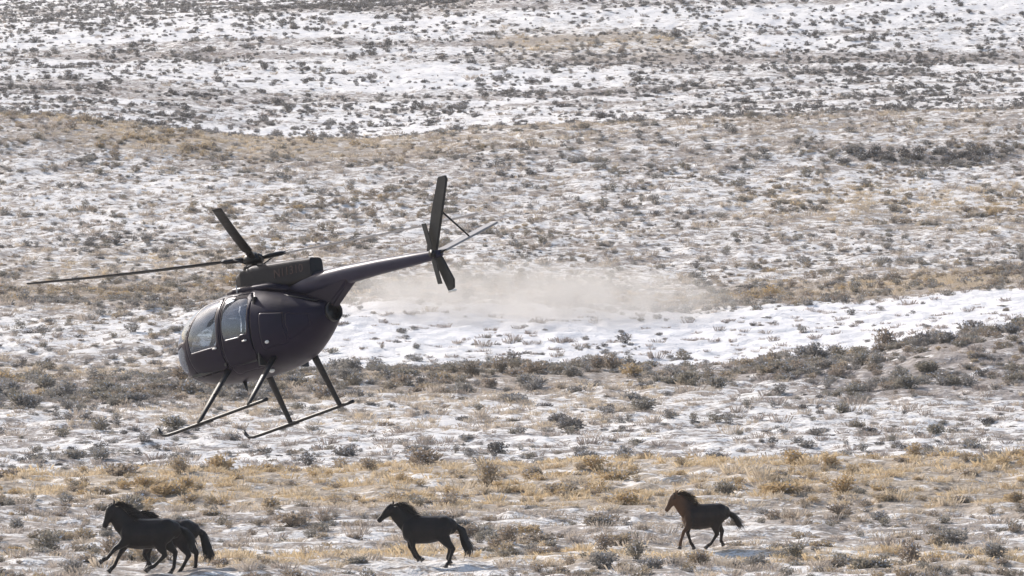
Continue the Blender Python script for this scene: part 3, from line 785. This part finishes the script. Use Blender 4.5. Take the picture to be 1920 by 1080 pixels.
# doghouse (rotor pylon fairing)
def loft(stations, n=32, e=2.6):
    m = MB(); vs = []; fs = []
    for (x, zt, zb, w) in stations:
        zc = (zt + zb) / 2; h = (zt - zb) / 2
        for j in range(n):
            th = 2 * math.pi * j / n; c, s = math.cos(th), math.sin(th)
            vs.append((x, w * math.copysign(abs(c) ** (2 / e), c), zc + h * math.copysign(abs(s) ** (2 / e), s)))
    k = len(stations)
    for i in range(k - 1):
        for j in range(n): fs.append((i * n + j, i * n + (j + 1) % n, (i + 1) * n + (j + 1) % n, (i + 1) * n + j))
    fs += [tuple(range(n)), tuple((k - 1) * n + j for j in range(n))]
    m.add(vs, fs); return m
part(loft([(.26, 2.30, 2.03, .20), (.24, 2.35, 1.99, .25), (.10, 2.41, 1.98, .27), (-.2, 2.45, 1.96, .27), (-.6, 2.42, 1.93, .25), (-1.1, 2.38, 1.92, .21), (-1.5, 2.34, 1.94, .165), (-1.58, 2.335, 1.96, .155), (-1.59, 2.32, 1.98, .14)], e=5), 'rotor_pylon_fairing', M_hull2, smooth=False)
part(loft([(.40, 2.10, 1.98, .34), (.2, 2.14, 1.96, .38), (-.6, 2.08, 1.9, .34), (-1.0, 1.98, 1.8, .24)], e=3), 'air_intake_fairing', M_hull)
tx = bpy.data.curves.new('registration_number', 'FONT'); tx.body = 'N11310'; tx.size = .21; tx.extrude = .004; tx.align_x = 'CENTER'
to = bpy.data.objects.new('tmp', tx); C.objects.link(to)
dg = bpy.context.evaluated_depsgraph_get(); tm = bpy.data.meshes.new_from_object(to.evaluated_get(dg)); bpy.data.objects.remove(to)
# lay the lettering on the port side of the fairing (reads left to right towards the tail)
def fair_w(x): return float(np.interp(x, [-1.62, -1.5, -1.1, -.6], [.13, .155, .21, .25]))
for v in tm.vertices:
    x = -1.08 - v.co.x * 1.0; z = 2.115 + v.co.y; t = (z - 2.15) / .24
    y = fair_w(x) * max(0, 1 - abs(t) ** 3.4) ** (1 / 3.4) + .004 + v.co.z
    v.co = (x, y, z)
tm.materials.clear(); tm.materials.append(M_text); link('registration_number', tm, None, heli, False)
# boom and its root fairing
part(loft([(-.55, 2.06, 1.90, .05), (-.9, 2.08, 1.80, .13), (-1.3, 2.085, 1.72, .175), (-1.8, 2.07, 1.71, .175), (-2.4, 2.055, 1.73, .155), (-3.2, 2.01, 1.74, .125), (-4.0, 1.95, 1.735, .10), (-4.55, 1.905, 1.735, .078), (-4.72, 1.88, 1.76, .05)], e=2.1), 'tail_boom', M_boom)
m = MB(); poly = [(-.75, 1.93), (-2.46, 1.80), (-2.36, 1.70), (-1.96, 1.40), (-1.86, 1.44), (-1.2, 1.70)]
for (a, b_) in [(poly, .15)]:
    n = len(a); vs = [(x, .14 if z > 1.75 else .08, z) for x, z in a] + [(x, -(.14 if z > 1.75 else .08), z) for x, z in a]
    m.add(vs, [tuple(range(n)), tuple(range(2 * n - 1, n - 1, -1))] + [(i, (i + 1) % n, n + (i + 1) % n, n + i) for i in range(n)])
part(m, 'boom_root_fairing', M_hull, smooth=False, bevel=.015)
# fins
def slab(pts, th, name, mat, parent=heli, bevel=.008):
    """flat plate from a closed 3D outline, given thickness"""
    P = [Vector(p) for p in pts]; nrm = (P[1] - P[0]).cross(P[2] - P[0]).normalized() * th / 2
    n = len(P); m = MB(); m.add([p + nrm for p in P] + [p - nrm for p in P], [tuple(range(n)), tuple(range(2 * n - 1, n - 1, -1))] + [(i, (i + 1) % n, n + (i + 1) % n, n + i) for i in range(n)])
    return part(m, name, mat, parent, False, bevel)
slab([(-4.36, 0, 1.84), (-4.62, 0, 1.86), (-5.06, 0, 3.04), (-5.03, 0, 3.11), (-4.85, 0, 3.11), (-4.60, 0, 2.55)], .05, 'vertical_fin', M_blade)
slab([(-4.52, 0, 1.80), (-4.74, 0, 1.76), (-4.98, 0, 1.32), (-4.96, 0, 1.18), (-4.82, 0, 1.14), (-4.70, 0, 1.40)], .045, 'ventral_fin', M_blade)
m = MB(); m.box((-4.90, 0, 1.135), (.16, .05, .03)); part(m, 'tail_skid_tip', M_tip)
slab([(-4.50, -.04, 1.88), (-4.82, -.04, 1.86), (-5.00, -1.15, 2.34), (-4.76, -1.15, 2.36)], .035, 'stabilizer', M_stab)
m = MB(); m.tube([(-4.82, -.03, 2.52), (-4.86, -.56, 2.11)], .016, None, 8); part(m, 'fin_brace', M_dark)
m = MB(); m.tube([(-4.68, 0, 1.83), (-4.86, 0, 1.86)], [.03, .008], None, 8); part(m, 'tail_cone', M_dark)
# tail rotor, at rest
m = MB(); m.tube([(-4.60, .02, 1.83), (-4.60, .12, 1.83)], .04, None, 12); m.tube([(-4.60, .08, 1.83), (-4.60, .12, 1.83)], .07, None, 12)
tr = part(m, 'tail_rotor_hub', M_dark)
for s in (1, -1):
    d = Vector((.22 * s, 0, .97 * s)).normalized(); c = Vector((-4.60, .10, 1.83)); w = Vector((1, 0, .1)).normalized() * .055
    slab([c + d * .08 - w * .5, c + d * .16 - w, c + d * .56 - w, c + d * .56 + w, c + d * .16 + w, c + d * .08 + w * .5], .014, 'tail_rotor_blade', M_blade, tr, .003)
# landing gear
def gz(x): return -.155 - .068 * x
for s, (f0, a0) in ((1, (((.40, .46, .72), (.72, 1.0, .06)), ((-.70, .46, .66), (-.60, 1.0, .05)))), (-1, (((.46, -.46, .70), (.58, -1.0, .06)), ((-.79, -.44, .80), (-.72, -1.0, .05))))):
    m = MB(); m.tube([(1.80, s * 1.0, gz(1.8) + .17), (1.76, s * 1.0, gz(1.76) + .10), (1.68, s * 1.0, gz(1.68) + .03), (1.55, s * 1.0, gz(1.55) + .005), (1.3, s * 1.0, gz(1.3)), (0, s * 1.0, gz(0)), (-.95, s * 1.0, gz(-.95)), (-1.08, s * 1.0, gz(-1.08))], .030, None, 14, (0, 1, 0))
    sk = part(m, 'skid', M_dark)
    m = MB(); m.box((.62, s * 1.0, gz(.62) - .035), (.5, .05, .012), Matrix.Rotation(math.atan(.068), 3, 'Y')); m.build('wear_plate', M_black, sk, False)
    for top, foot in (f0, a0):
        m = MB(); t, f = Vector(top), Vector((foot[0], foot[1], gz(foot[0]) + .04)); t = t + (t - f) * .10
        m.tube([t, t.lerp(f, .3), t.lerp(f, .7), f, f + Vector((0, 0, -.035))], [.085, .078, .062, .055, .05], [.040, .038, .032, .03, .03], 14, (1, 0, 0)); part(m, 'skid_strut', M_dark)
m = MB(); m.tube([(.58, .74, .28), (.40, .82, .30)], .014, None, 8); part(m, 'boarding_step', M_dark)
# main rotor, at rest
hubc = Vector((.0, 0, 2.60)); tilt = Matrix.Rotation(R(2.4), 3, 'Y')
m = MB(); m.tube([(0, 0, 2.30), (0, 0, 2.54)], [.07, .05], None, 16); part(m, 'rotor_mast', M_dark)
m = MB(); m.tube([hubc + Vector((0, 0, -.09)), hubc + Vector((0, 0, -.03)), hubc + Vector((0, 0, .05)), hubc + Vector((0, 0, .11))], [.15, .19, .17, .06], None, 20)
m.tube([hubc + Vector((0, 0, -.18)), hubc + Vector((0, 0, -.14))], [.20, .20], None, 20); hub = part(m, 'rotor_hub', M_dark)
for k, ang in enumerate((50, 140, 230, 320)):
    a = R(ang); d = Vector((-math.cos(a), math.sin(a), 0)); w = Vector((0, 0, 1)).cross(d)
    cone = R(2.6); dd = tilt @ (d * math.cos(cone) + Vector((0, 0, math.sin(cone)))); ww = (tilt @ w).normalized(); up = dd.cross(ww)
    m = MB(); m.tube([hubc + dd * .10, hubc + dd * .30, hubc + dd * .50, hubc + dd * .58], [.055, .075, .065, .05], [.035, .045, .04, .02], 12, ww)
    m.tube([hubc + ww * .16 + dd * .12 - up * .1, hubc + ww * .13 + dd * .34], .014, None, 8)
    m.build('blade_grip', M_dark, hub)
    tw = R(7)
    n = 20; vs = []; fs = []; K = 10
    for i in range(n + 1):
        r = .52 + 3.48 * i / n; pt = hubc + dd * r - up * (.0) + Vector((0, 0, -.02 * math.sin(math.pi * i / n)))
        tt = tw * (1 - i / n); cdir = ww * math.cos(tt) + up * math.sin(tt); udir = up * math.cos(tt) - ww * math.sin(tt)
        ch = .172 if i > 0 else .10
        for j in range(K):
            th = 2 * math.pi * j / K; cx = math.cos(th) * ch / 2; t_ = .013 * math.sin(th) * (1.3 if cx > 0 else .8)
            vs.append(pt + cdir * cx + udir * t_)
    for i in range(n):
        for j in range(K): fs.append((i * K + j, i * K + (j + 1) % K, (i + 1) * K + (j + 1) % K, (i + 1) * K + j))
    fs += [tuple(range(K)), tuple(n * K + j for j in range(K))]
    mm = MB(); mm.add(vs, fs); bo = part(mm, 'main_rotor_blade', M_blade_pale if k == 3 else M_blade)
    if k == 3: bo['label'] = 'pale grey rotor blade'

# ------------------------------------------------------------------ pilot in the port seat
pil = bpy.data.objects.new('person', None); C.objects.link(pil)
pil.rotation_mode = 'QUATERNION'; pil.rotation_quaternion = rotW.to_quaternion()
pil.location = heli.location + rotW @ Vector((.60, .33, 1.05))
tag(pil, "pilot in a dark jacket and dark helmet seated behind the helicopter's windshield", 'person')
b = MB(); SD = (0, 1, 0)
b.tube([(-.06, 0, 0), (-.07, 0, .18), (-.08, 0, .36), (-.09, 0, .48), (-.08, 0, .54)], [.17, .155, .19, .20, .07], [.12, .11, .125, .10, .06], 16, SD)
b.tube([(-.08, 0, .50), (-.06, 0, .62)], [.055, .055], None, 12); b.ball((-.04, 0, .72), (.10, .08, .12), 14)
for s in (1, -1):
    b.tube([(-.05, s * .09, .02), (.18, s * .11, .07), (.42, s * .12, .09), (.48, s * .12, .03), (.56, s * .12, -.20), (.60, s * .12, -.30)], [.09, .085, .065, .06, .05, .045], None, 12, SD)
    b.tube([(.58, s * .12, -.31), (.74, s * .12, -.28)], [.045, .035], None, 10, SD)
    b.tube([(-.09, s * .20, .46), (-.06, s * .25, .32), (-.01, s * .27, .18), (.12, s * .22, .12), (.26, s * .14, .12)], [.065, .055, .045, .04, .03], None, 12, SD)
body = organic('body', b, M_cloth, pil, .016, 4, .5)
for s in (1, -1):
    h = MB(); h.ball((.29, s * .135, .125), (.045, .022, .04), 10)
    for q in range(4): h.tube([(.31, s * .135, .15 - .018 * q), (.345, s * .125, .152 - .018 * q), (.35, s * .10, .148 - .018 * q)], [.010, .009, .007], None, 6)
    h.tube([(.28, s * .12, .155), (.31, s * .10, .17)], [.011, .008], None, 6)
    h.build('hand', M_skin, pil)
h = MB(); h.ball((-.055, 0, .755), (.135, .115, .125), 18); h.build('helmet', M_black, pil)
h = MB(); h.ball((.035, 0, .685), (.045, .055, .06), 12); h.tube([(.07, 0, .70), (.095, 0, .675)], [.012, .015], None, 8); h.build('face', M_skin, pil)

# ------------------------------------------------------------------ snow dust blown up behind the helicopter
def dust():
    N = Nodes('blowing_snow_dust'); N.t.nodes.remove(N.b)
    v = N.n('ShaderNodeVolumePrincipled'); v.inputs['Color'].default_value = (.72, .69, .66, 1); v.inputs['Anisotropy'].default_value = .2
    tc = N.n('ShaderNodeTexCoord'); mp = N.n('ShaderNodeVectorMath', operation='LENGTH'); N.l(tc.outputs['Object'], mp.inputs[0])
    g = N.n('ShaderNodeNewGeometry')
    f = N.noise(g.outputs['Position'], .42, 5, .68)
    fall = N.math('SUBTRACT', 1.0, mp.outputs['Value'], clamp=True)
    d = N.math('MULTIPLY', fall, N.math('MULTIPLY_ADD', f, 4.6, -1.95, clamp=True))
    N.l(N.math('MULTIPLY', d, .60), v.inputs['Density'])
    N.l(v.outputs[0], N.out.inputs['Volume'])
    m = MB(); m.ball((0, 0, 0), 1.0, 24); me = mesh('blowing_snow', m.v, m.f, [N.m])
    o = link('blowing_snow', me, None, None, False)
    Y = 548.0; X = (975 - 960) / FPX * Y
    o.location = (X, Y, float(ground_z(X, Y)) + 1.0); o.scale = (14.0, 14, 2.4)
    tag(o, 'pale cloud of blown snow drifting across the gully behind the helicopter', 'snow cloud', kind='stuff')
dust()

# ------------------------------------------------------------------ thin winter air
def haze():
    N = Nodes('thin_haze'); N.t.nodes.remove(N.b)
    v = N.n('ShaderNodeVolumePrincipled'); v.inputs['Color'].default_value = (.97, .96, .95, 1); v.inputs['Density'].default_value = .00005; v.inputs['Anisotropy'].default_value = .3
    N.l(v.outputs[0], N.out.inputs['Volume'])
    m = MB(); zb, zt = -138.0, 350.0; m.box((0, 7075, (zb + zt) / 2), (47000, 14400, zt - zb)); me = mesh('haze', m.v, m.f, [N.m])
    o = link('haze', me, None, None, False); tag(o, 'thin pale winter haze over the whole range', 'haze', kind='stuff')
haze()
